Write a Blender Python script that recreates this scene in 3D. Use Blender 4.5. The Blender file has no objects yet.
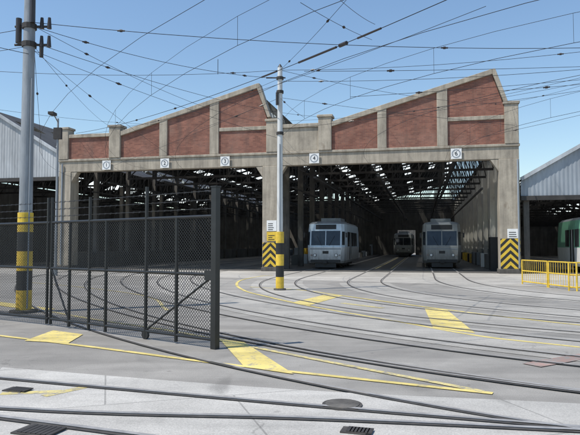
import bpy, math, random
from mathutils import Vector, Matrix
random.seed(4)
sc=bpy.context.scene
COL=sc.collection

# ------------------------------------------------------------ materials
def new_mat(name):
    m=bpy.data.materials.new(name); m.use_nodes=True
    nt=m.node_tree
    return m,nt,nt.nodes,nt.links,nt.nodes["Principled BSDF"]

def N(nt,t,**kw):
    n=nt.nodes.new(t)
    for k,v in kw.items(): setattr(n,k,v)
    return n

def noise(nt,vec,scale,detail=4,rough=.6,dist=0):
    n=N(nt,"ShaderNodeTexNoise"); n.inputs["Scale"].default_value=scale
    n.inputs["Detail"].default_value=detail; n.inputs["Roughness"].default_value=rough
    n.inputs["Distortion"].default_value=dist
    nt.links.new(vec,n.inputs["Vector"]); return n.outputs["Fac"]

def ramp(nt,fac,stops):
    r=N(nt,"ShaderNodeValToRGB"); e=r.color_ramp.elements
    while len(e)<len(stops): e.new(.5)
    for i,(p,c) in enumerate(stops):
        e[i].position=p; e[i].color=(c[0],c[1],c[2],1) if not isinstance(c,(int,float)) else (c,c,c,1)
    nt.links.new(fac,r.inputs["Fac"]); return r.outputs["Color"]

def mix(nt,fac,a,b,mode='MIX'):
    m=N(nt,"ShaderNodeMix",data_type='RGBA',blend_type=mode)
    if isinstance(fac,(int,float)): m.inputs[0].default_value=fac
    else: nt.links.new(fac,m.inputs[0])
    for i,v in ((6,a),(7,b)):
        if isinstance(v,tuple): m.inputs[i].default_value=(v[0],v[1],v[2],1)
        else: nt.links.new(v,m.inputs[i])
    return m.outputs[2]

def objvec(nt,scale=(1,1,1)):
    tc=N(nt,"ShaderNodeTexCoord"); mp=N(nt,"ShaderNodeMapping")
    mp.inputs["Scale"].default_value=scale
    nt.links.new(tc.outputs["Object"],mp.inputs["Vector"]); return mp.outputs["Vector"]

def simple(name,col,rough=.6,metal=0,var=.25,scale=3,bump=.0,streak=False,grime=0):
    m,nt,nd,lk,b=new_mat(name)
    v=objvec(nt,(1,1,.25) if streak else (1,1,1))
    f=noise(nt,v,scale,6,.65)
    lo=tuple(c*(1-var) for c in col); hi=tuple(min(1,c*(1+var*.6)) for c in col)
    c=ramp(nt,f,[(.3,lo),(.7,hi)])
    if grime:  # road dirt: heavier towards the sills, broken up by noise
        sp=N(nt,"ShaderNodeSeparateXYZ"); lk.new(objvec(nt),sp.inputs[0])
        a=N(nt,"ShaderNodeMath",operation='MULTIPLY_ADD'); lk.new(sp.outputs["Z"],a.inputs[0]); a.inputs[1].default_value=-.42; a.inputs[2].default_value=.62
        d=N(nt,"ShaderNodeMath",operation='ADD'); lk.new(a.outputs[0],d.inputs[0]); lk.new(noise(nt,objvec(nt,(3,3,.6)),2.0,6,.7),d.inputs[1])
        g=ramp(nt,d.outputs[0],[(.45,0.0),(1.0,grime)])
        c=mix(nt,g,c,(.11,.095,.08))
    lk.new(c,b.inputs["Base Color"])
    b.inputs["Roughness"].default_value=rough; b.inputs["Metallic"].default_value=metal
    return m

def concrete_mat(name,base,dark,streak=.75):
    m,nt,nd,lk,b=new_mat(name)
    v=objvec(nt); vs=objvec(nt,(2.2,2.2,.22))
    c1=ramp(nt,noise(nt,v,.9,6,.7),[(.32,dark),(.68,base)])
    s=ramp(nt,noise(nt,vs,1.6,5,.65),[(.38,.5),(.6,1.0)])
    c=mix(nt,streak,c1,s,'MULTIPLY')
    sp=ramp(nt,noise(nt,v,35,3,.7),[(.3,.82),(.7,1.05)])
    c=mix(nt,.6,c,sp,'MULTIPLY')
    # rust/dirt blotches
    rb=ramp(nt,noise(nt,objvec(nt,(1.2,1.2,.5)),2.4,5,.6),[(.62,0.0),(.74,.5)])
    c=mix(nt,rb,c,(.17,.125,.085))
    lk.new(c,b.inputs["Base Color"]); b.inputs["Roughness"].default_value=.9
    bp=N(nt,"ShaderNodeBump"); bp.inputs["Strength"].default_value=.4; bp.inputs["Distance"].default_value=.02
    lk.new(noise(nt,v,14,6),bp.inputs["Height"]); lk.new(bp.outputs["Normal"],b.inputs["Normal"])
    return m

M_conc=concrete_mat("weathered_concrete",(.50,.44,.35),(.32,.28,.225),.6)
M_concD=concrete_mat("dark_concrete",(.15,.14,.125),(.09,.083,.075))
M_wall=concrete_mat("painted_inner_wall",(.80,.77,.70),(.66,.63,.57),.2)

def brick_mat():
    m,nt,nd,lk,b=new_mat("red_brick")
    tc=N(nt,"ShaderNodeTexCoord"); sp=N(nt,"ShaderNodeSeparateXYZ"); cb=N(nt,"ShaderNodeCombineXYZ")
    lk.new(tc.outputs["Object"],sp.inputs[0]); lk.new(sp.outputs["X"],cb.inputs["X"]); lk.new(sp.outputs["Z"],cb.inputs["Y"])
    br=N(nt,"ShaderNodeTexBrick"); br.inputs["Scale"].default_value=1
    br.inputs["Brick Width"].default_value=.24; br.inputs["Row Height"].default_value=.086
    br.inputs["Mortar Size"].default_value=.006
    br.inputs["Color1"].default_value=(.30,.125,.085,1); br.inputs["Color2"].default_value=(.20,.078,.056,1)
    br.inputs["Mortar"].default_value=(.21,.15,.12,1)
    lk.new(cb.outputs[0],br.inputs["Vector"])
    v=objvec(nt)
    st=ramp(nt,noise(nt,v,.8,6,.7),[(.3,.62),(.7,1.22)])
    c=mix(nt,.9,br.outputs["Color"],st,'MULTIPLY')
    c=mix(nt,ramp(nt,noise(nt,objvec(nt,(1.5,1.5,.3)),1.3,5,.6),[(.5,0.0),(.75,.5)]),c,(.10,.07,.06))
    c=mix(nt,ramp(nt,noise(nt,objvec(nt,(1,1,.8)),.6,4,.6),[(.5,0.0),(.7,.25)]),c,(.34,.24,.19))
    lk.new(c,b.inputs["Base Color"]); b.inputs["Roughness"].default_value=.9
    return m
M_brick=brick_mat()

def asphalt_mat(name,lo,hi,cracks=True,sc_=1.0,joint=0,patch=.6,stain=.5):
    m,nt,nd,lk,b=new_mat(name)
    v=objvec(nt)
    big=ramp(nt,noise(nt,v,.16*sc_,5,.6,.6),[(.35,lo),(.65,hi)])
    med=ramp(nt,noise(nt,v,1.1,6,.7,.4),[(.3,.83),(.7,1.10)])
    fine=ramp(nt,noise(nt,v,70,3,.8),[(.3,.68),(.7,1.26)])
    c=mix(nt,1,big,med,'MULTIPLY'); c=mix(nt,.85,c,fine,'MULTIPLY')
    vp=N(nt,"ShaderNodeTexVoronoi",distance='CHEBYCHEV'); vp.inputs["Scale"].default_value=.17
    rt=N(nt,"ShaderNodeMapping"); rt.inputs["Rotation"].default_value=(0,0,.5); lk.new(v,rt.inputs[0]); lk.new(rt.outputs[0],vp.inputs["Vector"])
    pt=ramp(nt,vp.outputs["Color"],[(.2,.82),(.8,1.1)])
    c=mix(nt,patch,c,pt,'MULTIPLY')
    tm=N(nt,"ShaderNodeMapping"); tm.inputs["Rotation"].default_value=(0,0,.62); tm.inputs["Scale"].default_value=(.12,1.7,1); lk.new(v,tm.inputs[0])
    ty=ramp(nt,noise(nt,tm.outputs[0],1.0,5,.6,.5),[(.40,.80),(.6,1.05)])
    c=mix(nt,.7,c,ty,'MULTIPLY')
    st=ramp(nt,noise(nt,objvec(nt,(1.0,.5,1)),.9,3,.5,1.0),[(.62,1.0),(.74,.6)])
    c=mix(nt,stain,c,st,'MULTIPLY')
    sp=ramp(nt,noise(nt,v,5.5,2,.5),[(.70,1.0),(.76,.6)])
    c=mix(nt,.7,c,sp,'MULTIPLY')
    if cracks:
        vo=N(nt,"ShaderNodeTexVoronoi",feature='DISTANCE_TO_EDGE'); vo.inputs["Scale"].default_value=.45
        vd=N(nt,"ShaderNodeVectorMath",operation='ADD')
        nn=N(nt,"ShaderNodeTexNoise"); nn.inputs["Scale"].default_value=2.2; nn.inputs["Detail"].default_value=5; lk.new(v,nn.inputs["Vector"])
        lk.new(v,vd.inputs[0]); lk.new(nn.outputs["Color"],vd.inputs[1]); lk.new(vd.outputs[0],vo.inputs["Vector"])
        cr=ramp(nt,vo.outputs["Distance"],[(.0,.45),(.010,1.0)])
        msk=ramp(nt,noise(nt,v,.35,2),[(.5,0.0),(.6,.55)])
        c=mix(nt,msk,c,mix(nt,1,c,cr,'MULTIPLY'))
    if joint:
        br=N(nt,"ShaderNodeTexBrick"); br.inputs["Scale"].default_value=1; br.inputs["Brick Width"].default_value=joint
        br.inputs["Row Height"].default_value=joint*.8; br.inputs["Mortar Size"].default_value=.010
        br.inputs["Color1"].default_value=(1,1,1,1); br.inputs["Color2"].default_value=(.88,.88,.88,1); br.inputs["Mortar"].default_value=(.45,.45,.45,1)
        rm=N(nt,"ShaderNodeMapping"); rm.inputs["Rotation"].default_value=(0,0,-.3); lk.new(v,rm.inputs[0]); lk.new(rm.outputs[0],br.inputs["Vector"])
        c=mix(nt,.7,c,br.outputs["Color"],'MULTIPLY')
    lk.new(c,b.inputs["Base Color"]); b.inputs["Roughness"].default_value=.88
    bp=N(nt,"ShaderNodeBump"); bp.inputs["Strength"].default_value=.35; bp.inputs["Distance"].default_value=.01
    lk.new(noise(nt,v,60,4,.7),bp.inputs["Height"]); lk.new(bp.outputs["Normal"],b.inputs["Normal"])
    return m
M_asph=asphalt_mat("asphalt",(.265,.250,.226),(.335,.317,.288))
M_apron=asphalt_mat("apron_concrete",(.42,.395,.355),(.50,.475,.43),joint=3.2)
M_street=asphalt_mat("tramway_concrete",(.44,.42,.385),(.55,.53,.49),joint=2.6,stain=.8)
M_band=asphalt_mat("track_bed_concrete",(.34,.322,.29),(.42,.40,.362),patch=.3)

def paint_mat(name,col,wear=.5,under=(.29,.275,.25)):
    m,nt,nd,lk,b=new_mat(name); v=objvec(nt)
    w=ramp(nt,noise(nt,v,7,9,.85),[(wear-.06,0.0),(wear+.05,1.0)])
    w2=ramp(nt,noise(nt,v,1.2,5,.6),[(.3,.74),(.7,1.05)])
    tm=N(nt,"ShaderNodeMapping"); tm.inputs["Rotation"].default_value=(0,0,.62); tm.inputs["Scale"].default_value=(.15,2.6,1); lk.new(v,tm.inputs[0])
    ty=ramp(nt,noise(nt,tm.outputs[0],1.4,5,.6,.3),[(.40,.74),(.56,1.0)])
    c=mix(nt,w,under,col); c=mix(nt,1,c,w2,'MULTIPLY'); c=mix(nt,.8,c,ty,'MULTIPLY')
    lk.new(c,b.inputs["Base Color"]); b.inputs["Roughness"].default_value=.75
    return m
M_yel=paint_mat("yellow_road_paint",(.74,.60,.20),.43)
M_yelworn=paint_mat("worn_yellow_paint",(.66,.55,.22),.48)
M_rust=paint_mat("reddish_stain",(.38,.24,.20),.5)
M_steel=simple("polished_rail_steel",(.42,.40,.375),.4,.3,.3,6)
M_groove=simple("rail_groove",(.06,.055,.05),.8,0,.4,8)
M_black=simple("black_paint",(.018,.018,.019),.5,0,.3,5)
M_fence=simple("black_powdercoat",(.016,.017,.017),.45,0,.3,5)
M_yp=simple("yellow_paint",(.74,.50,.05),.5,0,.3,5)
M_polew=simple("pale_grey_pole_paint",(.60,.61,.60),.5,0,.22,4,streak=True)
M_poleg=simple("galvanised_pole",(.27,.29,.31),.55,.1,.35,4,streak=True)
M_white=simple("white_paint",(.78,.78,.76),.5,0,.12,3)
M_steelD=simple("dark_truss_steel",(.04,.036,.033),.7,0,.4,3)
M_roof=simple("corrugated_roof",(.06,.057,.054),.7,.1,.4,1)
M_clad=simple("grey_cladding",(.28,.31,.34),.6,.1,.3,1.2,streak=True)
M_cladw=simple("white_cladding",(.42,.44,.455),.6,0,.35,1.2,streak=True)
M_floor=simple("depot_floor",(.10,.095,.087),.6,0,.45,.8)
M_wire=simple("wire",(.03,.03,.032),.5,.4,.2,2)
M_ins=simple("insulator_ceramic",(.035,.028,.026),.4,0,.2,9)
def glass():
    m,nt,nd,lk,b=new_mat("dark_glass")
    v=objvec(nt); c=ramp(nt,noise(nt,v,1.5,2),[(.3,(.012,.015,.018)),(.7,(.035,.042,.05))])
    lk.new(c,b.inputs["Base Color"]); b.inputs["Roughness"].default_value=.06; return m
M_glass=glass()
def skyl():
    m=bpy.data.materials.new("translucent_skylight"); m.use_nodes=True; nt=m.node_tree; nt.nodes.clear()
    o=N(nt,"ShaderNodeOutputMaterial"); t=N(nt,"ShaderNodeBsdfTranslucent"); g=N(nt,"ShaderNodeBsdfTransparent"); mx=N(nt,"ShaderNodeMixShader")
    v=objvec(nt); c=ramp(nt,noise(nt,v,.9,5,.7),[(.3,(.6,.6,.55)),(.65,(.93,.93,.88))])
    nt.links.new(c,t.inputs["Color"]); mx.inputs[0].default_value=.3
    g.inputs[0].default_value=(.9,.93,.93,1)
    nt.links.new(t.outputs[0],mx.inputs[1]); nt.links.new(g.outputs[0],mx.inputs[2]); nt.links.new(mx.outputs[0],o.inputs[0])
    return m
M_sky=skyl()
def chevron():
    m,nt,nd,lk,b=new_mat("chevron_stripes")
    tc=N(nt,"ShaderNodeTexCoord"); sp=N(nt,"ShaderNodeSeparateXYZ"); lk.new(tc.outputs["Object"],sp.inputs[0])
    a=N(nt,"ShaderNodeMath",operation='ABSOLUTE'); lk.new(sp.outputs["X"],a.inputs[0])
    s=N(nt,"ShaderNodeMath",operation='ADD'); lk.new(sp.outputs["Z"],s.inputs[0]); lk.new(a.outputs[0],s.inputs[1])
    d=N(nt,"ShaderNodeMath",operation='MULTIPLY'); d.inputs[1].default_value=2.4; lk.new(s.outputs[0],d.inputs[0])
    ad=N(nt,"ShaderNodeMath",operation='ADD'); ad.inputs[1].default_value=10; lk.new(d.outputs[0],ad.inputs[0])
    f=N(nt,"ShaderNodeMath",operation='FRACT'); lk.new(ad.outputs[0],f.inputs[0])
    g=N(nt,"ShaderNodeMath",operation='GREATER_THAN'); g.inputs[1].default_value=.5; lk.new(f.outputs[0],g.inputs[0])
    c=mix(nt,g.outputs[0],(.02,.02,.02),(.72,.48,.04))
    c=mix(nt,.6,c,ramp(nt,noise(nt,objvec(nt),5,5),[(.3,.55),(.65,1.0)]),'MULTIPLY')
    lk.new(c,b.inputs["Base Color"]); b.inputs["Roughness"].default_value=.6; return m
M_chev=chevron()

# ------------------------------------------------------------ mesh builder
class MB:
    def __init__(s): s.v=[];s.f=[];s.mi=[];s.m=[]
    def _m(s,mat):
        if mat not in s.m: s.m.append(mat)
        return s.m.index(mat)
    def add(s,vs,fs,mat):
        o=len(s.v); s.v+= [tuple(p) for p in vs]; k=s._m(mat)
        for f in fs: s.f.append([o+i for i in f]); s.mi.append(k)
    def box(s,x0,x1,y0,y1,z0,z1,mat):
        s.add([(x0,y0,z0),(x1,y0,z0),(x1,y1,z0),(x0,y1,z0),(x0,y0,z1),(x1,y0,z1),(x1,y1,z1),(x0,y1,z1)],
              [(0,3,2,1),(4,5,6,7),(0,1,5,4),(1,2,6,5),(2,3,7,6),(3,0,4,7)],mat)
    def prism(s,pts,y0,y1,mat):
        n=len(pts)
        s.add([(x,y0,z) for x,z in pts]+[(x,y1,z) for x,z in pts],
              [tuple(range(n)),tuple(range(2*n-1,n-1,-1))]+[(i,i+n,(i+1)%n+n,(i+1)%n) for i in range(n)],mat)
    def beam(s,p,q,w,h,mat):
        p=Vector(p);q=Vector(q);d=(q-p).normalized()
        up=Vector((0,0,1)) if abs(d.z)<.95 else Vector((0,1,0))
        a=d.cross(up).normalized()*w/2; b=a.cross(d).normalized()*h/2
        vs=[p-a-b,p+a-b,p+a+b,p-a+b,q-a-b,q+a-b,q+a+b,q-a+b]
        s.add(vs,[(0,1,2,3),(7,6,5,4),(0,4,5,1),(1,5,6,2),(2,6,7,3),(3,7,4,0)],mat)
    def cyl(s,p,q,r,mat,n=8,r2=None,cap=True):
        p=Vector(p);q=Vector(q);d=(q-p).normalized(); r2=r if r2 is None else r2
        up=Vector((0,0,1)) if abs(d.z)<.9 else Vector((1,0,0))
        a=d.cross(up).normalized(); b=d.cross(a).normalized()
        vs=[];
        for c,rr in ((p,r),(q,r2)):
            for i in range(n):
                t=2*math.pi*i/n; vs.append(c+a*math.cos(t)*rr+b*math.sin(t)*rr)
        fs=[(i,(i+1)%n,(i+1)%n+n,i+n) for i in range(n)]
        if cap: fs+= [tuple(range(n-1,-1,-1)),tuple(range(n,2*n))]
        s.add(vs,fs,mat)
    def poly(s,pts,z,mat): s.add([(x,y,z) for x,y in pts],[tuple(range(len(pts)))],mat)
    def strip(s,path,w,z,mat):
        vs=[];n=len(path)
        for i,p in enumerate(path):
            a=Vector(path[max(0,i-1)]);b=Vector(path[min(n-1,i+1)]);d=(b-a).normalized(); nn=Vector((-d.y,d.x))*w/2
            vs+= [(p[0]+nn.x,p[1]+nn.y,z),(p[0]-nn.x,p[1]-nn.y,z)]
        s.add(vs,[(2*i,2*i+1,2*i+3,2*i+2) for i in range(n-1)],mat)
    def build(s,name,parent=None,loc=(0,0,0),rot=0,smooth=False):
        me=bpy.data.meshes.new(name); me.from_pydata(s.v,[],s.f)
        for m in s.m: me.materials.append(m)
        me.polygons.foreach_set("material_index",s.mi)
        if smooth:
            me.polygons.foreach_set("use_smooth",[True]*len(s.f))
        me.update()
        ob=bpy.data.objects.new(name,me); COL.objects.link(ob)
        ob.location=loc; ob.rotation_euler=(0,0,rot)
        if parent: ob.parent=parent
        return ob
def empty(name,loc=(0,0,0),rot=0):
    e=bpy.data.objects.new(name,None); COL.objects.link(e); e.location=loc; e.rotation_euler=(0,0,rot); e.empty_display_size=.5; return e
def fixn(ob):
    import bmesh
    bm=bmesh.new(); bm.from_mesh(ob.data); bmesh.ops.recalc_face_normals(bm,faces=bm.faces); bm.to_mesh(ob.data); bm.free()

def spline(pts,n=10):
    out=[]; P=[Vector(p) for p in pts]; P=[P[0]*2-P[1]]+P+[P[-1]*2-P[-2]]
    for i in range(1,len(P)-2):
        for k in range(n):
            t=k/n; a,b,c,d=P[i-1],P[i],P[i+1],P[i+2]
            out.append(.5*((2*b)+(c-a)*t+(2*a-5*b+4*c-d)*t*t+(3*b-a-3*c+d)*t**3))
    out.append(P[-2]); return out

# ------------------------------------------------------------ building frame
ANG=math.atan2(-.2256,1); U=Vector((math.cos(ANG),math.sin(ANG))); W=Vector((-U.y,U.x))
ORG=Vector((-.91,35.97))
def L(s,d): return ORG+U*s+W*d

depot=empty("tram_depot_building",(ORG.x,ORG.y,0),ANG)
PER=-13.9; DEPTH=62
def zs(x): return 8.95+(x-3.1)*.271

f=MB()
f.box(-14.9,14.1,0,.5,6.45,7.15,M_conc)
f.box(-14.95,14.15,-.07,.5,7.15,7.3,M_conc)
for o in (0,PER):
    f.prism([(3.5+o,8.72),(12.75+o,11.32),(12.75+o,11.62),(3.5+o,9.02)],-.09,.5,M_conc)
    f.prism([(12.75+o,11.3),(13.42+o,9.45),(13.62+o,9.5),(12.9+o,11.62),(12.75+o,11.62)],-.09,.5,M_conc)
    for x,w in ((6.5,.27),(9.95,.3)):
        f.prism([(x-w+o,7.3),(x+w+o,7.3),(x+w+o,zs(x+w)-.2),(x-w+o,zs(x-w)-.2)],-.06,.45,M_conc)
    f.box(2.7+o,3.5+o,-.12,.6,7.3,9.3,M_conc); f.box(2.62+o,3.58+o,-.18,.66,9.3,9.45,M_conc)
    f.box(10.25+o,13.35+o,-.02,.45,8.72,8.95,M_conc)
f.box(.3,2.7,.03,.45,7.3,8.75,M_conc); f.box(.3,2.7,-.06,.5,8.75,8.98,M_conc)
f.box(-14.2,-11.2,-.06,.5,8.72,8.95,M_conc)
f.box(13.35,14.1,-.1,.6,7.3,9.55,M_conc); f.box(13.28,14.17,-.16,.66,9.55,9.7,M_conc)
f.box(-.55,.3,-.1,.6,7.3,9.2,M_conc); f.box(-.62,.37,-.16,.66,9.2,9.35,M_conc)
f.box(-14.9,-14.2,-.1,.6,7.3,9.3,M_conc); f.box(-14.97,-14.13,-.16,.66,9.3,9.45,M_conc)
for a,b in ((-.8,.25),(13.0,14.1),(-14.9,-14.0)):
    f.box(a,b,-.03,.95,0,6.45,M_conc)
    f.prism([(a-.001,5.75),(a-.001,6.44),(a-.45,6.44)],.02,.48,M_conc) if a>-14.5 else None
    f.prism([(b+.001,5.75),(b+.45,6.44),(b+.001,6.44)],.02,.48,M_conc) if b<14 else None
    f.box(a-.06,b+.06,-.09,1.0,0,.25,M_concD)
fo=f.build("facade_frame",depot); fixn(fo)
bv=fo.modifiers.new("bevel","BEVEL"); bv.width=.02; bv.segments=1

b=MB()
for o in (0,PER):
    b.prism([(3.5+o,7.3),(13.4+o,7.3),(13.4+o,9.3),(12.72+o,11.31),(3.5+o,8.72)],.05,.4,M_brick)
b.box(-14.2,-11.2,.05,.4,7.3,8.72,M_brick)
fixn(b.build("brick_parapet",depot))

w=MB()
w.box(13.75,14.1,.95,DEPTH,0,8.2,M_wall)
w.box(-14.9,-14.6,.95,DEPTH,0,1.1,M_concD)
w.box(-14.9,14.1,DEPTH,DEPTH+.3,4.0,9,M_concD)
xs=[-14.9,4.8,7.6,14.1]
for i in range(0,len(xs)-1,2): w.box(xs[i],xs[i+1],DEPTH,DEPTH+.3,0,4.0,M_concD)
for k in range(12):
    y=4+k*4.8
    w.box(13.45,13.75,y,y+.35,0,8.2,M_wall)
    w.box(-14.75,-14.45,y,y+.3,1.1,8.3,M_concD); w.box(-14.95,-14.4,y-.1,y+.4,0,1.12,M_concD)
    w.box(-.45,-.05,y,y+.3,0,8.3,M_concD)
w.box(13.72,13.748,.95,DEPTH,0,1.3,M_clad)
fixn(w.build("walls_and_columns",depot))

# roof
r=MB()
for o in (0,PER):
    cuts=[.3,1.4,2.1,4.1,4.8,6.8,7.5,9.5,10.2,11.5,12.2,12.7]
    ny=26; dy=(DEPTH-.5)/ny
    for j in range(ny):
        ya=.5+j*dy; 
        for (s0,s1) in ((0,.2),(.2,.8),(.8,1.0)):
            a=ya+dy*s0; c=ya+dy*s1
            for i in range(len(cuts)-1):
                xa,xb=cuts[i],cuts[i+1]
                skyq=(i%2==1) and s0==.2 and random.random()<(.9 if j<16 else .6)
                r.add([(xa+o,a,8.3+(xa-.3)*.234),(xb+o,a,8.3+(xb-.3)*.234),(xb+o,c,8.3+(xb-.3)*.234),(xa+o,c,8.3+(xa-.3)*.234)],[(0,1,2,3)],M_sky if skyq else M_roof)
    r.add([(12.7+o,.5,11.2),(13.6+o,.5,8.6),(13.6+o,DEPTH,8.6),(12.7+o,DEPTH,11.2)],[(0,1,2,3)],M_sky)
    r.add([(13.6+o,.5,8.6),(13.6+o,.5,8.2),(13.6+o,DEPTH,8.2),(13.6+o,DEPTH,8.6)],[(0,1,2,3)],M_roof)
r.box(-.35,.35,.62,DEPTH,8.15,8.25,M_roof); r.box(13.55,14.1,.62,DEPTH,8.25,8.35,M_roof); r.box(-14.9,-13.55,.62,DEPTH,8.32,8.4,M_roof)
r.build("sawtooth_roof",depot)

t=MB()
for o in (0,PER):
    def top(x): return 8.3+(x-.3)*.234-.14
    for k in range(13):
        y=2.2+k*4.8
        t.beam((.3+o,y,6.75),(13.5+o,y,6.75),.12,.16,M_steelD)
        t.beam((.3+o,y,top(.3)),(12.7+o,y,top(12.7)),.12,.16,M_steelD)
        t.beam((12.7+o,y,top(12.7)),(13.5+o,y,8.3),.1,.12,M_steelD)
        n=6
        for i in range(n+1):
            xa=.35+i*12.3/n
            t.beam((xa+o,y,6.8),(xa+o,y,top(xa)),.07,.07,M_steelD)
            if i<n:
                xb=.35+(i+1)*12.3/n
                t.beam((xa+o,y,6.8),(xb+o,y,top(xb)),.07,.07,M_steelD)
        t.beam((12.65+o,y,top(12.65)),(13.5+o,y,6.8),.07,.07,M_steelD)
    for x in (.9,3.3,6.0,8.7,11.3):
        t.beam((x+o,.6,top(x)+.06),(x+o,DEPTH,top(x)+.06),.09,.12,M_steelD)
    for x in (2.35,6.2,10.05):
        t.beam((x+o,.6,5.75),(x+o,DEPTH,5.75),.16,.1,M_steelD)
        for k in range(13): t.beam((x+o,2.2+k*4.8,5.8),(x+o,2.2+k*4.8,6.7),.05,.05,M_steelD)
    for k in range(30):
        y=1+k*2.05
        t.beam((12.72+o,y,11.1),(13.58+o,y,8.6),.05,.05,M_steelD)
    t.beam((12.2+o,1,4.9),(12.2+o,DEPTH,4.9),.1,.1,M_steelD)
    t.beam((.9+o,1,5.2),(.9+o,DEPTH,5.2),.08,.08,M_steelD)
t.build("roof_trusses",depot)

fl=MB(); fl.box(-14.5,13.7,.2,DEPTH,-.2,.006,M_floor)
for s in (2.35,6.2,10.05,-11.55,-7.7,-3.85):
    for e in (-.72,.72): fl.box(s+e-.04,s+e+.04,.25,DEPTH,.0,.02,M_steel)
    fl.box(s-.5,s+.5,9.5 if s!=6.2 else 5,DEPTH,.0,.012,M_black)
for e in (-.5,.5):
    fl.box(6.2+e-.06,6.2+e+.06,5,40,.0,.016,M_yelworn)
fl.build("depot_floor",depot)

cl=MB()
for i in range(16):
    y=3+i*3.3+random.random(); h=random.choice([1,1.8,.8,2.1]); 
    cl.box(12.9,13.4,y,y+random.uniform(.6,1.8),.01,h,random.choice([M_clad,M_white,M_black,M_yp,M_concD]))
    cl.box(-1.5,-.9,y+1,y+1+random.uniform(.5,1.5),.01,h*.8,random.choice([M_clad,M_white,M_black,M_concD]))
    cl.box(.6,1.0,y+9,y+9+random.uniform(.5,1.5),.01,h*.8,random.choice([M_clad,M_white,M_concD]))
for i in range(9):
    x=-13.5+i*1.35; cl.box(x,x+random.uniform(.4,1.0),50+random.random()*6,57.5,.01,random.uniform(.8,2.4),random.choice([M_clad,M_white,M_concD,M_yp]))
cl.build("storage_cabinets",depot)

def board(name,s,z0,z1,wd,mat,y=-.06,parent=depot):
    q=MB(); q.box(-wd/2,wd/2,-.015,.015,0,z1-z0,mat); return q.build(name,parent,(s,y,z0))
board("chevron_board",-.27,.28,1.75,1.0,M_chev)
board("chevron_board",13.55,.28,1.95,1.05,M_chev)
board("white_notice",-.2,2.45,3.1,.62,M_white); board("yellow_notice",-.2,1.85,2.4,.6,M_yp)
board("white_notice",13.7,1.98,2.5,.6,M_white)
for sx,zz,s0,n_ in ((-.2,2.52,.5,4),(13.7,2.05,.5,3),(-.2,1.92,.48,3)):
    q=MB()
    for k in range(n_): q.box(-s0/2+.03,s0/2-.05-random.random()*.15,-.004,.004,k*.12,k*.12+.04,M_steelD)
    q.build("notice_text",depot,(sx,-.08,zz))
q=MB()
q.cyl((14.0,-.12,.3),(14.0,-.12,6.4),.05,M_clad,8); q.cyl((-14.6,-.1,.3),(-14.6,-.1,7.0),.05,M_clad,8)
q.build("downpipes",depot)

def number_sign(s,num):
    p=L(s,-.1); e=empty("track_number_sign",(p.x,p.y,6.82),ANG)
    q=MB(); q.box(-.3,.3,-.012,.012,-.3,.3,M_white)
    ob=q.build("plate",e)
    q=MB(); n=28; vs=[]
    for i in range(n):
        a=2*math.pi*i/n
        vs+= [(math.cos(a)*.25,-.018,math.sin(a)*.25),(math.cos(a)*.19,-.018,math.sin(a)*.19)]
    q.add(vs,[(2*i,2*i+1,(2*i+3)%(2*n),(2*i+2)%(2*n)) for i in range(n)],M_clad)
    q.build("ring",e)
    c=bpy.data.curves.new("digit",'FONT'); c.body=str(num); c.size=.34; c.align_x='CENTER'; c.align_y='CENTER'; c.extrude=.002; c.materials.append(M_black)
    o=bpy.data.objects.new("digit",c); COL.objects.link(o); o.parent=e; o.rotation_euler=(math.radians(90),0,0); o.location=(0,-.022,0)
for s,nm in ((-11.35,1),(-7.25,2),(-3.2,3),(2.45,4),(10.7,6)): number_sign(s,nm)

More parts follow.
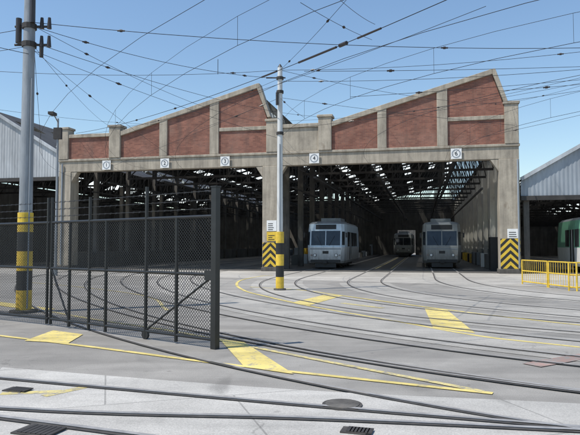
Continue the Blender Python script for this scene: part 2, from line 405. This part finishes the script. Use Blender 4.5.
# ------------------------------------------------------------ annex sheds
def shed(name,sa,sb,peak,zpk,zea,zeb,zbot,mat,y0):
    p=L(0,0); e=empty(name,(p.x,p.y,0),ANG)
    def zt(x): return zea+(zpk-zea)*(x-sa)/(peak-sa) if x<peak else zpk+(zeb-zpk)*(x-peak)/(sb-peak)
    q=MB(); wd=.11; n=int((sb-sa)/wd)
    vs=[];fs=[]
    for i in range(n+1):
        x=sa+(sb-sa)*i/n; yy=y0+(0 if i%2 else -.022)
        vs+= [(x,yy,zbot),(x,yy,zt(x)-.1)]
    q.add(vs,[(2*i,2*i+2,2*i+3,2*i+1) for i in range(n)],mat)
    q.build("corrugated_gable",e)
    q=MB()
    q.beam((sa,y0-.12,zea),(peak,y0-.12,zpk),.14,.2,M_cladw); q.beam((peak,y0-.12,zpk),(sb,y0-.12,zeb),.14,.2,M_cladw)
    q.beam((sa,y0,zbot-.12),(sb,y0,zbot-.12),.2,.25,M_steelD)
    for a,za,c,zc in ((sa,zea,peak,zpk),(peak,zpk,sb,zeb)):
        m=6
        for j in range(14):
            ya=y0+j*4.2
            for k in range(m):
                xa=a+(c-a)*k/m; xb=a+(c-a)*(k+1)/m; A=za+(zc-za)*k/m; B=za+(zc-za)*(k+1)/m
                for (u0,u1,mm) in ((0,1.2,M_roof),(1.2,3.4,M_sky if k%3==1 else M_roof),(3.4,4.2,M_roof)):
                    q.add([(xa,ya+u0,A),(xb,ya+u0,B),(xb,ya+u1,B),(xa,ya+u1,A)],[(0,1,2,3)],mm)
            q.beam((sa,ya+2,zbot),(sb,ya+2,zbot),.12,.14,M_steelD)
        for j in range(14):
            ya=y0+j*4.2+2
            for k in range(5):
                xa=a+(c-a)*k/5; xb=a+(c-a)*(k+1)/5; B=za+(zc-za)*(k+1)/5
                q.beam((xa,ya,zbot),(xb,ya,B-.1),.07,.07,M_steelD)
                q.beam((xb,ya,zbot),(xb,ya,B-.1),.07,.07,M_steelD)
    for k in range(8):
        for xx in (sa+.3,sb-.3): q.box(xx-.15,xx+.15,y0+.1+k*7.5,y0+.4+k*7.5,0,max(zbot,.1),M_concD)
    q.box(sa,sb,y0+57,y0+57.3,0,zbot,M_concD)
    q.add([(sa,y0+57.1,zbot),(sb,y0+57.1,zbot),(sb,y0+57.1,zeb),(peak,y0+57.1,zpk),(sa,y0+57.1,zea)],[(0,1,2,3,4)],M_concD)
    far=sb if sb>0 else sa
    q.box(min(far,far+(.3 if far>0 else -.3)),max(far,far+(.3 if far>0 else -.3)),y0+.5,y0+57,0,max(zea,zeb)-.2,M_concD)
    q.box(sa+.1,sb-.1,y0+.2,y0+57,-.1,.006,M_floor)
    q.build("shed_frame_and_roof",e)
    return e
shed("corrugated_shed",-29,-15.0,-21.6,11.4,7.4,7.5,6.35,M_cladw,1.5)
shed("corrugated_shed",14.2,29,21.2,9.3,5.3,5.3,4.35,M_clad,.3)
q=MB(); q.box(-40,45,0,10,0,7,M_concD); q.box(-40.2,45.2,-.2,10.2,7,7.3,M_conc)  # added building behind the depot, blocks the horizon glow in its openings
for k in range(20): q.box(-38+k*4.2,-36.4+k*4.2,-.03,.05,1.2,3.4,M_glass)
p=L(0,85); be=empty("added_backdrop_building",(p.x,p.y,0),ANG); q.build("walls_and_windows",be)

# ------------------------------------------------------------ ground
g=MB(); g.poly([(-700,-700),(700,-700),(700,700),(-700,700)],0,M_asph); g.build("ground")
g=MB()
a=[L(-40,.2),L(-40,-6.5),L(-15,-6.0),L(0,-7.5),L(10,-10),L(30,-13),L(30,.2)]
g.poly([(p.x,p.y) for p in a][::1],.004,M_apron); fixn(g.build("concrete_apron"))
edge=spline([(-30,18.5),(-10,9.8),(-3.83,7.8),(0,6.6),(2.96,6.0),(8,4.9),(30,-1)],8)
mb=MB(); allv=[]
for p in edge: allv+= [(p.x,p.y,.008),(p.x-6,p.y-16,.008)]
mb.add(allv,[(2*i,2*i+1,2*i+3,2*i+2) for i in range(len(edge)-1)],M_street); mb.build("tram_street")

def hermite(P0,T0,P1,T1,n=48):
    out=[]
    for i in range(n+1):
        t=i/n; h1=2*t**3-3*t*t+1;h2=t**3-2*t*t+t;h3=-2*t**3+3*t*t;h4=t**3-t*t
        out.append(P0*h1+T0*h2+P1*h3+T1*h4)
    return out
rails=MB(); bed=MB(); paths=[]
specs=[(2.35,6,(9.0,9.5)),(6.2,7,(13,9.5)),(10.05,6,(17,11)),(-3.85,3,(7.5,7.2)),(-7.7,2.5,(5.6,5.9)),(-11.55,2,(4.2,5.0))]
for s,straight,end in specs:
    P=L(s,.3); Q=L(s,-straight)
    h=hermite(Q,-W*24,Vector(end),Vector((26,-12)))
    pth=[P]+h+[Vector(end)+Vector((26,-12)).normalized()*k*4 for k in (1,2,3,4)]
    paths.append(pth)
def offset(path,d):
    o=[];n=len(path)
    for i,p in enumerate(path):
        a=path[max(0,i-1)];b=path[min(n-1,i+1)];t=(b-a).normalized(); o.append(Vector((p[0]-t.y*d,p[1]+t.x*d)))
    return o
zi=0
for k,pth in enumerate(paths):
    if k<4: bed.strip(pth[7:],2.1,.0045+k*.0006,M_band)
    for e in (-.72,.72):
        zi+=1
        op=offset(pth,e)
        rails.strip(op,.055,.0125+zi*.0004,M_groove); rails.strip(offset(op,.045),.045,.019+zi*.0004,M_steel)
bed.build("track_bed")
fg=[spline([(-30,15.5),(-8,8.7),(-3.49,7.1),(0,5.94),(2.54,5.16),(7,3.8),(20,-.5)],8),
    spline([(-30,13.6),(-8,7.1),(-2.85,5.79),(.09,5.45),(2.5,5.08),(7,4.3),(20,2)],8),
    spline([(-30,14.1),(-8,7.35),(-3.2,5.66),(0,4.5),(2.4,3.72),(7,2.3),(20,-2)],8)]
for pth in fg:
    zi+=1
    rails.strip(pth,.05,.0125+zi*.0004,M_groove); rails.strip(offset(pth,.05),.055,.02+zi*.0004,M_steel)
rails.build("tram_rails")

y=MB()
y.strip(spline([(-16,16.4),(-5.16,10.49),(-1.03,8.07),(.73,7.15),(2.18,6.42)],8),.10,.0095,M_yel)
y.strip(spline([(-7,15.5),(-4.38,12.9),(-2.26,11.1),(-.55,9.26),(.7,7.95),(2.1,6.5)],8),.10,.0100,M_yelworn)
y.poly([(-1.2,10.1),(-.75,9.75),(.05,7.35),(-.6,7.8)][::-1],.0106,M_yel)
y.poly([(-4.42,9.9),(-4.42,11.1),(-3.69,10.6),(-3.6,9.65)][::-1],.0106,M_yel)
y.strip(spline([(-.9,31),(-1.45,30.4),(-2.2,27.0),(-2.12,23.6),(-1.53,20.5),(-.78,18.5),(.52,15.5),(2.29,12.3),(3.34,10.4),(4.55,9.26),(9,5.2)],8),.11,.0095,M_yel)
y.strip(spline([(-1.52,22.5),(.36,21),(1.73,18.5),(3.94,14.5),(5.8,11.8),(9.5,7.6)],8),.11,.0100,M_yel)
y.poly([(.06,16.4),(1.14,19.1),(1.65,18.6),(.52,15.7)],.0106,M_yel)
y.poly([(3.40,15.0),(3.86,14.6),(3.35,10.75),(2.75,11.4)],.0106,M_yel)
y.strip([(1.43,16.3),(2.34,15.0)],.2,.0095,M_yelworn)
y.strip([(-9,17),(-6,14.6)],.5,.0106,M_yel)
y.strip(spline([(-12,26),(-8,22.5),(-4.5,18.5),(-3,14.5)],8),.1,.0095,M_yelworn)
fixn(y.build("yellow_road_markings"))
s=MB(); s.strip([(3.2,7.9),(4.3,8.6)],.28,.0106,M_rust); s.strip([(-3.1,6.4),(-2.5,6.5)],.12,.0102,M_yelworn); s.strip([(-2.6,6.3),(-2.3,6.7)],.12,.0106,M_yelworn); s.build("faded_paint_marks")

def cover(name,x,y_,rr,sq=False):
    q=MB()
    if sq:
        q.box(-rr,rr,-rr*.7,rr*.7,.0,.022,M_groove)
        for k in range(7): q.box(-rr+.05+k*rr*.27,-rr+.05+k*rr*.27+.04,-rr*.6,rr*.6,.02,.03,M_steelD)
    else:
        n=24
        q.cyl((0,0,0),(0,0,.02),rr,M_groove,n); q.cyl((0,0,0),(0,0,.026),rr*.85,M_concD,n)
    q.build(name,None,(x,y_,.0),-.3)
cover("manhole_cover",.52,5.95,.2); cover("drain_grate",-2.15,5.12,.18,True); cover("drain_grate",-3.0,6.55,.12,True); cover("manhole_cover",4.9,7.6,.28); cover("drain_grate",.55,5.12,.11,True)

# ------------------------------------------------------------ poles
def pole(name,x,y_,h,r0,r1,mat,bands,zb,arms=True,sleeve=.03):
    e=empty(name,(x,y_,0))
    q=MB(); q.cyl((0,0,0),(0,0,h),r0,mat,24,r1); q.cyl((0,0,h),(0,0,h+.12),r1*1.1,M_black,12,.02)
    q.cyl((0,0,0),(0,0,.06),r0*1.9,M_concD,16)
    q.build("shaft",e,smooth=False)
    q=MB(); z=.07
    for i in range(bands):
        q.cyl((0,0,z),(0,0,z+zb),r0+sleeve,[M_yp,M_black][i%2],24); z+=zb
    q.build("warning_bands",e)
    return e
lp=pole("utility_pole",-6.33,14.1,9.2,.165,.12,M_poleg,5,.46,sleeve=.012)
q=MB()
for z in (6.9,6.45):
    q.cyl((-.35,0,z),(.5,0,z),.03,M_steelD,8); 
    for x in (.3,.48): q.cyl((x,0,z-.05),(x,0,z+.22),.055,M_ins,10,.035)
    q.cyl((0,0,z-.06),(0,0,z+.06),.17,M_steelD,12)
q.cyl((.12,-.12,6.95),(.12,-.12,7.6),.06,M_ins,8); q.cyl((-.26,0,6.5),(-.26,0,7.1),.07,M_ins,10); q.cyl((.3,0,6.15),(.3,0,6.45),.05,M_steelD,8)
q.cyl((.13,-.12,.1),(.13,-.1,5.6),.02,M_clad,6)
q.build("crossarm_and_insulators",lp)
cp=pole("utility_pole",-.36,21.0,8.0,.115,.085,M_polew,5,.4,sleeve=.03)
q=MB()
for z in (7.6,7.1,5.6): q.cyl((0,0,z-.05),(0,0,z+.05),.13,M_steelD,12)
q.cyl((-.5,0,7.62),(.2,0,7.62),.025,M_steelD,8); q.cyl((-.1,-.13,6.6),(-.1,-.13,7.05),.05,M_ins,8)
q.cyl((0,-.12,2.1),(0,-.12,5.2),.02,M_clad,6)
q.build("brackets",cp)
pole("utility_pole",14.2,16.0,9.0,.16,.12,M_poleg,5,.46,sleeve=.012)
pole("utility_pole",-17.0,18.0,9.0,.16,.12,M_poleg,5,.46,sleeve=.012)
e=empty("street_lamp",(-12.3,31,0)); q=MB(); q.cyl((0,0,0),(0,0,8.3),.07,M_poleg,10,.05)
q.cyl((0,0,8.1),(.0,-.6,8.4),.03,M_poleg,8); q.box(-.14,.14,-1.0,-.5,8.32,8.46,M_steelD); q.box(-.2,.2,-.1,.1,7.2,7.8,M_steelD); q.cyl((0,0,0),(0,0,.4),.12,M_poleg,10); q.build("mast_and_head",e)

# ------------------------------------------------------------ overhead wires
wi=MB()
def wire(p,q,sag=.15,r=.009,ins=(),n=14,isz=1.0):
    p=Vector(p);q=Vector(q);pts=[]; r=r*.72
    for i in range(n+1):
        t_=i/n; c=p.lerp(q,t_); c.z-=4*sag*t_*(1-t_); pts.append(c)
    for a_,b_ in zip(pts,pts[1:]): wi.cyl(a_,b_,r,M_wire,4,cap=False)
    for t_ in ins[:2]:
        c=p.lerp(q,t_); c.z-=4*sag*t_*(1-t_); d=(q-p).normalized()
        wi.cyl(c-d*.09*isz,c+d*.09*isz,.02*isz,M_ins,6); wi.cyl(c-d*.03*isz,c+d*.03*isz,.034*isz,M_ins,6)
LPp=lambda z:(-6.2,14.1,z); CPp=lambda z:(-.36,21,z); RP=lambda z:(14.2,16,z); BP=lambda z:(-17,18,z)
def F(s,z): p=L(s,-.15); return (p.x,p.y,z)
wire(F(-13.6,9.0),(3.9,13.6,7.45),.5,.016,(.35,.5),isz=1.3)
hp=Vector(F(-13.6,9.0)); hq=Vector((3.9,13.6,7.45))
for t0,t1,rr in ((.80,.86,.035),(.865,.875,.06),(.73,.76,.03),(.89,.92,.03)):
    c0=hp.lerp(hq,t0); c0.z-=2*t0*(1-t0); c1=hp.lerp(hq,t1); c1.z-=2*t1*(1-t1); wi.cyl(c0,c1,rr,M_ins,8)
wire(F(-13.2,8.9),(4.6,13.6,7.2),.55,.010,(.4,.8))
wire(LPp(7.0),RP(7.3),.45,.011,(.1,.5))
wire(LPp(6.9),CPp(7.6),.25,.010,(.15,.8))
wire(LPp(6.5),F(3.1,9.3),.4,.010,(.12,.8))
wire(LPp(6.9),F(-.2,9.1),.5,.009,(.1,))
wire(LPp(6.4),F(-10.8,9.2),.3,.009,(.2,))
wire(LPp(6.9),BP(7.4),.2,.011,(.9,)); wire(LPp(6.45),BP(6.9),.2,.009)
wire(BP(7.8),CPp(7.9),.5,.010,(.1,.9)); wire(BP(7.2),F(-7.4,9.3),.4,.009,(.2,.8))
wire(CPp(7.9),RP(7.8),.35,.010,(.08,.6))
wire(CPp(7.5),RP(7.1),.3,.010,(.1,.8))
wire(CPp(7.9),F(13.7,9.5),.3,.010,(.1,.9)); wire(CPp(7.6),F(-10.8,9.3),.4,.009,(.1,.9))
wire(CPp(7.9),(1.9,11.5,7.4),.1,.010,(.15,.6))
wire(RP(8.2),F(13.7,9.6),.3,.009,(.15,.8)); wire(RP(7.8),F(6.5,9.2),.3,.010,(.85,)); wire(RP(7.4),F(-.1,9.2),.6,.009,(.5,))
wire(RP(7.6),(-3,7,7.2),.3,.010,(.3,)); wire((.2,11,6.2),(2.4,17,7.6),.05,.009,(.5,)); wire((.9,11,6.3),(2.2,15,7.3),.05,.009)
wire(LPp(8.2),(3,9,7.0),.25,.011,(.2,.5)); wire((-9,10,6.2),LPp(6.2),.1,.010,(.5,))
wire((-2.6,21,8.3),(-2.6,21,7.75),0,.014)
for k,pth in enumerate(paths):
    pts=[Vector((p[0],p[1],5.75 if i==0 else 5.6)) for i,p in enumerate(pth)][::3]
    for a_,b_ in zip(pts,pts[1:]): wi.cyl(a_,b_,.006,M_wire,4,cap=False)
    if k%2==0:
        for a_,b_ in zip(pts,pts[1:]): wi.cyl(a_+Vector((0,0,.6)),b_+Vector((0,0,.6)),.005,M_wire,4,cap=False)
        for a_ in pts[::2]: wi.cyl(a_,a_+Vector((0,0,.6)),.004,M_wire,4,cap=False)
def at(k,i,z=5.65): p=paths[k][i]; return (p[0],p[1],z)
for (k,i) in ((3,12),(0,16),(5,16)): wire(LPp(6.3),at(k,i),.1,.008,(.25,))
for (k,i) in ((3,22),(0,24),(2,20),(4,10)): wire(CPp(6.9),at(k,i),.05,.008,(.2,))
for (k,i) in ((0,30),(1,30),(3,34),(0,20),(2,14)): wire(RP(6.8),at(k,i),.1,.008,(.85,))
wi.build("overhead_wires")

# ------------------------------------------------------------ chain link gate / fence
def fence(name,P,Q,zt,posts,gate=False,bolt=False):
    P=Vector(P);Q=Vector(Q);Ln=(Q-P).length; ang=math.atan2(Q.y-P.y,Q.x-P.x)
    e=empty(name,(P.x,P.y,0),ang)
    q=MB(); 
    zb=.14
    for z in (zb,1.14,zt): q.cyl((0,0,z),(Ln,0,z),.026,M_fence,8)
    for x,h in posts:
        q.cyl((x,0,.03),(x,0,h),.03,M_fence,8)
    q.build("frame",e)
    m=MB(); st=.058; r=.0027; H=zt-zb
    def seg(a_,b_): m.beam(a_,b_,r*2,r*2,M_fence)
    k=-H
    while k<Ln:
        for sg in (0,1):
            x0=k; x1=k+H; z0,z1=(zb,zt) if sg==0 else (zt,zb)
            a0=max(x0,0); a1=min(x1,Ln)
            if a1>a0+.01:
                f0=(a0-x0)/H; f1=(a1-x0)/H
                seg((a0,.004*(1-2*sg),z0+(z1-z0)*f0),(a1,.004*(1-2*sg),z0+(z1-z0)*f1))
        k+=st
    m.build("chain_link_mesh",e)
    bw=MB()
    for z in (zt+.12,zt+.26,zt+.4):
        bw.cyl((0,0,z),(Ln,0,z),.005,M_fence,4,cap=False)
        x=.1
        while x<Ln:
            bw.beam((x-.02,-.01,z-.02),(x+.02,.01,z+.02),.004,.004,M_fence); bw.beam((x-.02,.01,z+.02),(x+.02,-.01,z-.02),.004,.004,M_fence); x+=.16
    bw.build("barbed_wire",e)
    return e,Ln
gt,Ln=fence("chain_link_gate",(-4.76,11.8),(-1.165,9.17),2.05,[(0,2.55),(.62,2.05),(1.25,2.5),(1.75,2.05),(2.85,2.6),(3.6,2.05)])
q=MB(); q.box(Ln-.04,Ln+.06,-.05,.05,.0,2.5,M_fence); q.box(Ln-.05,Ln+.07,-.06,.06,2.5,2.52,M_fence)
q.cyl((2.85,0,.15),(Ln,0,1.14),.018,M_fence,8); q.cyl((0,0,1.14),(.62,0,.15),.018,M_fence,8)
q.box(Ln-.2,Ln-.04,-.025,.025,1.05,1.2,M_fence)
q.cyl((2.85,-.02,.08),(2.85,.02,.08),.08,M_black,12)
q.build("latch_post",gt)
fe,l2=fence("chain_link_fence",(-13.5,17.2),(-4.82,11.84),2.05,[(0,2.5),(2.2,2.5),(4.4,2.5),(6.6,2.5),(8.2,2.5),(10.15,2.55)])

# ------------------------------------------------------------ yellow barrier
e=empty("safety_barrier",(9.5,24.2,0),math.atan2(-3.7,.45)); q=MB()
for x in (0,1.85,1.95,3.7):
    q.cyl((x,0,0),(x,0,1.0),.03,M_yp,8)
for z in (.12,.55,.98):
    q.cyl((0,0,z),(1.85,0,z),.025,M_yp,8); q.cyl((1.95,0,z),(3.7,0,z),.025,M_yp,8)
for k in range(1,12):
    x=k*.155; q.cyl((x,0,.12),(x,0,.98),.009,M_yp,6); q.cyl((1.95+x,0,.12),(1.95+x,0,.98),.009,M_yp,6)
q.build("rails",e)
e=empty("safety_barrier",(9.75,20.7,0),0.05); q=MB()
for x in (0,2.2): q.cyl((x,0,0),(x,0,1.0),.03,M_yp,8)
for z in (.12,.55,.98): q.cyl((0,0,z),(2.2,0,z),.025,M_yp,8)
for k in range(1,14): q.cyl((k*.157,0,.12),(k*.157,0,.98),.009,M_yp,6)
q.build("rails",e)

# ------------------------------------------------------------ trams
def tram(name,s,d,body,lower,length=15,pant=True,dest=True):
    p=L(s,d); e=empty(name,(p.x,p.y,0),ANG)
    prof=[(.38,.10,1.22),(.55,.0,1.30),(1.45,.0,1.33),(1.52,.02,1.33),(2.62,.22,1.31),(3.02,.30,1.27),(3.16,.5,1.12),(3.22,.9,.85)]
    def ring(fy,hw,z):
        nose=.80*hw; Lh=length
        return [(-nose,fy,z),(nose,fy,z),(hw*.94,fy+.25,z),(hw,fy+.95,z),(hw,Lh-fy-.95,z),(hw*.94,Lh-fy-.25,z),(nose,Lh-fy,z),(-nose,Lh-fy,z),(-hw*.94,Lh-fy-.25,z),(-hw,Lh-fy-.95,z),(-hw,fy+.95,z),(-hw*.94,fy+.25,z)]
    q=MB(); n=12
    for j in range(len(prof)-1):
        r0=ring(prof[j][1],prof[j][2],prof[j][0]); r1=ring(prof[j+1][1],prof[j+1][2],prof[j+1][0])
        mt=lower if j<2 else (body)
        if j>=5: mt=M_clad
        for i in range(n):
            k=(i+1)%n; q.add([r0[i],r0[k],r1[k],r1[i]],[(0,1,2,3)],mt)
    q.add(ring(prof[-1][1],prof[-1][2],prof[-1][0]),[tuple(range(n))],M_clad)
    q.add(ring(prof[0][1],prof[0][2],prof[0][0]),[tuple(range(n-1,-1,-1))],M_black)
    q.build("body",e)
    q=MB()
    def fy(z): return .02+(z-1.52)*(.2/1.1)
    def fq(xa,xb,za,zb,mat,off=.012):
        q.add([(xa,fy(za)-off,za),(xb,fy(za)-off,za),(xb,fy(zb)-off,zb),(xa,fy(zb)-off,zb)],[(0,1,2,3)],mat)
    fq(-.98,-.03,1.58,2.55,M_glass); fq(.03,.98,1.58,2.55,M_glass)
    fq(-.7,.7,2.66,2.98,M_black)
    for sg in (-1,1):
        a=(sg*1.09,fy(1.6)+.04,1.6);b_=(sg*1.245,fy(1.6)+.22,1.6);c=(sg*1.235,fy(2.5)+.22,2.5);d_=(sg*1.08,fy(2.5)+.04,2.5)
        ofs=Vector((sg*.02,-.02,0)); q.add([tuple(Vector(v_)+ofs) for v_ in (a,b_,c,d_)],[(0,1,2,3) if sg>0 else (3,2,1,0)],M_glass)
        for k in range(int((length-3)/1.15)):
            y0=1.3+k*1.15
            door=(k in (1,5,9))
            z0=.6 if door else 1.5
            x=sg*1.338
            q.box(min(x-sg*.02,x),max(x-sg*.02,x),y0,y0+.95,z0,2.5,M_glass)
            if door: q.box(min(x,x+sg*.01),max(x,x+sg*.01),y0+.44,y0+.5,.6,2.5,M_white)
        q.cyl((sg*.72,-.05,.92),(sg*.72,.02,.92),.11,M_black,16); q.cyl((sg*.72,-.06,.92),(sg*.72,-.04,.92),.085,M_white,16)
        q.cyl((sg*.95,-.04,.92),(sg*.95,.02,.92),.055,M_rust,12)
        q.cyl((sg*1.2,.1,2.4),(sg*1.42,-.12,2.4),.012,M_black,6); q.box(sg*1.42-.05,sg*1.42+.05,-.15,-.1,2.1,2.42,M_black)
        q.cyl((sg*.25,fy(1.55)-.03,1.56),(sg*.6,fy(2.2)-.03,2.2),.012,M_black,6)
    q.box(-1.0,1.0,-.1,.05,.42,.62,M_black); q.box(-.13,.13,-.32,0,.38,.55,M_steelD)
    q.box(-1.05,1.05,-.012,.0,1.3,1.38,M_clad)
    q.box(-.2,.2,-.014,-.0,1.02,1.2,M_black)
    q.box(-.7,.7,.0,.3,.1,.4,M_black)
    for yy in (3,length-4):
        q.box(-1.0,1.0,yy-1.1,yy+1.1,.2,.45,M_black)
        for w_ in (-.75,.75):
            for sg in (-1,1): q.cyl((sg*.66,yy+w_,.34),(sg*.78,yy+w_,.34),.33,M_steelD,18)
    q.box(-.7,.7,2.4,4.6,3.2,3.5,M_clad); q.box(-.5,.5,6.2,7.4,3.2,3.42,M_clad)
    yb=5.0
    q.cyl((-.5,yb,3.45),(.5,yb,3.45),.03,M_steelD,6)
    if pant:
        for sx in (-.4,.4):
            q.cyl((sx,yb,3.45),(sx*.8,yb+1.1,4.5),.02,M_steelD,6); q.cyl((sx*.8,yb+1.1,4.5),(sx,yb+.1,5.5),.02,M_steelD,6)
        q.box(-.85,.85,yb+.0,yb+.2,5.5,5.54,M_steelD)
    q.build("fittings",e); return e
M_tb=simple("pale_blue_tram_paint",(.58,.70,.80),.35,0,.14,2,grime=.8)
M_tw=simple("cream_tram_paint",(.68,.70,.70),.35,0,.14,2,grime=.8)
M_tg=simple("green_tram_paint",(.20,.50,.34),.35,0,.12,2,grime=.4)
M_tgy=simple("grey_tram_paint",(.33,.34,.33),.4,0,.2,2,grime=.9)
tram("tram",2.42,4.2,M_tb,M_tw,9.5)
tram("tram",10.05,6.6,M_tgy,M_tgy,14)
tram("tram",6.2,46,M_tgy,M_tgy,12)
tram("tram",18.6,-5.2,M_tg,M_white,12)

# ------------------------------------------------------------ light
EL=math.radians(60); D=Vector((-.93,-.44,0)).normalized()
sd=Vector((D.x*math.cos(EL),D.y*math.cos(EL),math.sin(EL)))
li=bpy.data.lights.new("sun","SUN"); li.energy=5.0; li.angle=math.radians(.5); li.color=(1,.95,.87)
so=bpy.data.objects.new("sun",li); COL.objects.link(so); so.rotation_euler=sd.to_track_quat('Z','Y').to_euler(); so.location=(0,0,40)
wd=bpy.data.worlds.new("World"); sc.world=wd; wd.use_nodes=True; nt=wd.node_tree
st=nt.nodes.new("ShaderNodeTexSky"); st.sky_type='NISHITA'; st.sun_disc=False; st.sun_elevation=EL; st.sun_rotation=math.atan2(sd.x,sd.y)%(2*math.pi)
st.air_density=1.35; st.dust_density=0; st.ozone_density=4.5
nt.links.new(st.outputs[0],nt.nodes["Background"].inputs[0]); nt.nodes["Background"].inputs[1].default_value=.15

cam=bpy.data.cameras.new("camera"); cam.lens=36.6; cam.sensor_width=36; cam.clip_end=2000; cam.clip_start=.1
co=bpy.data.objects.new("camera",cam); COL.objects.link(co); co.location=(0,0,1.6); co.rotation_euler=(math.radians(90+2.67),0,0)
sc.camera=co
sc.view_settings.view_transform='Standard'; sc.view_settings.look='None'; sc.view_settings.exposure=0
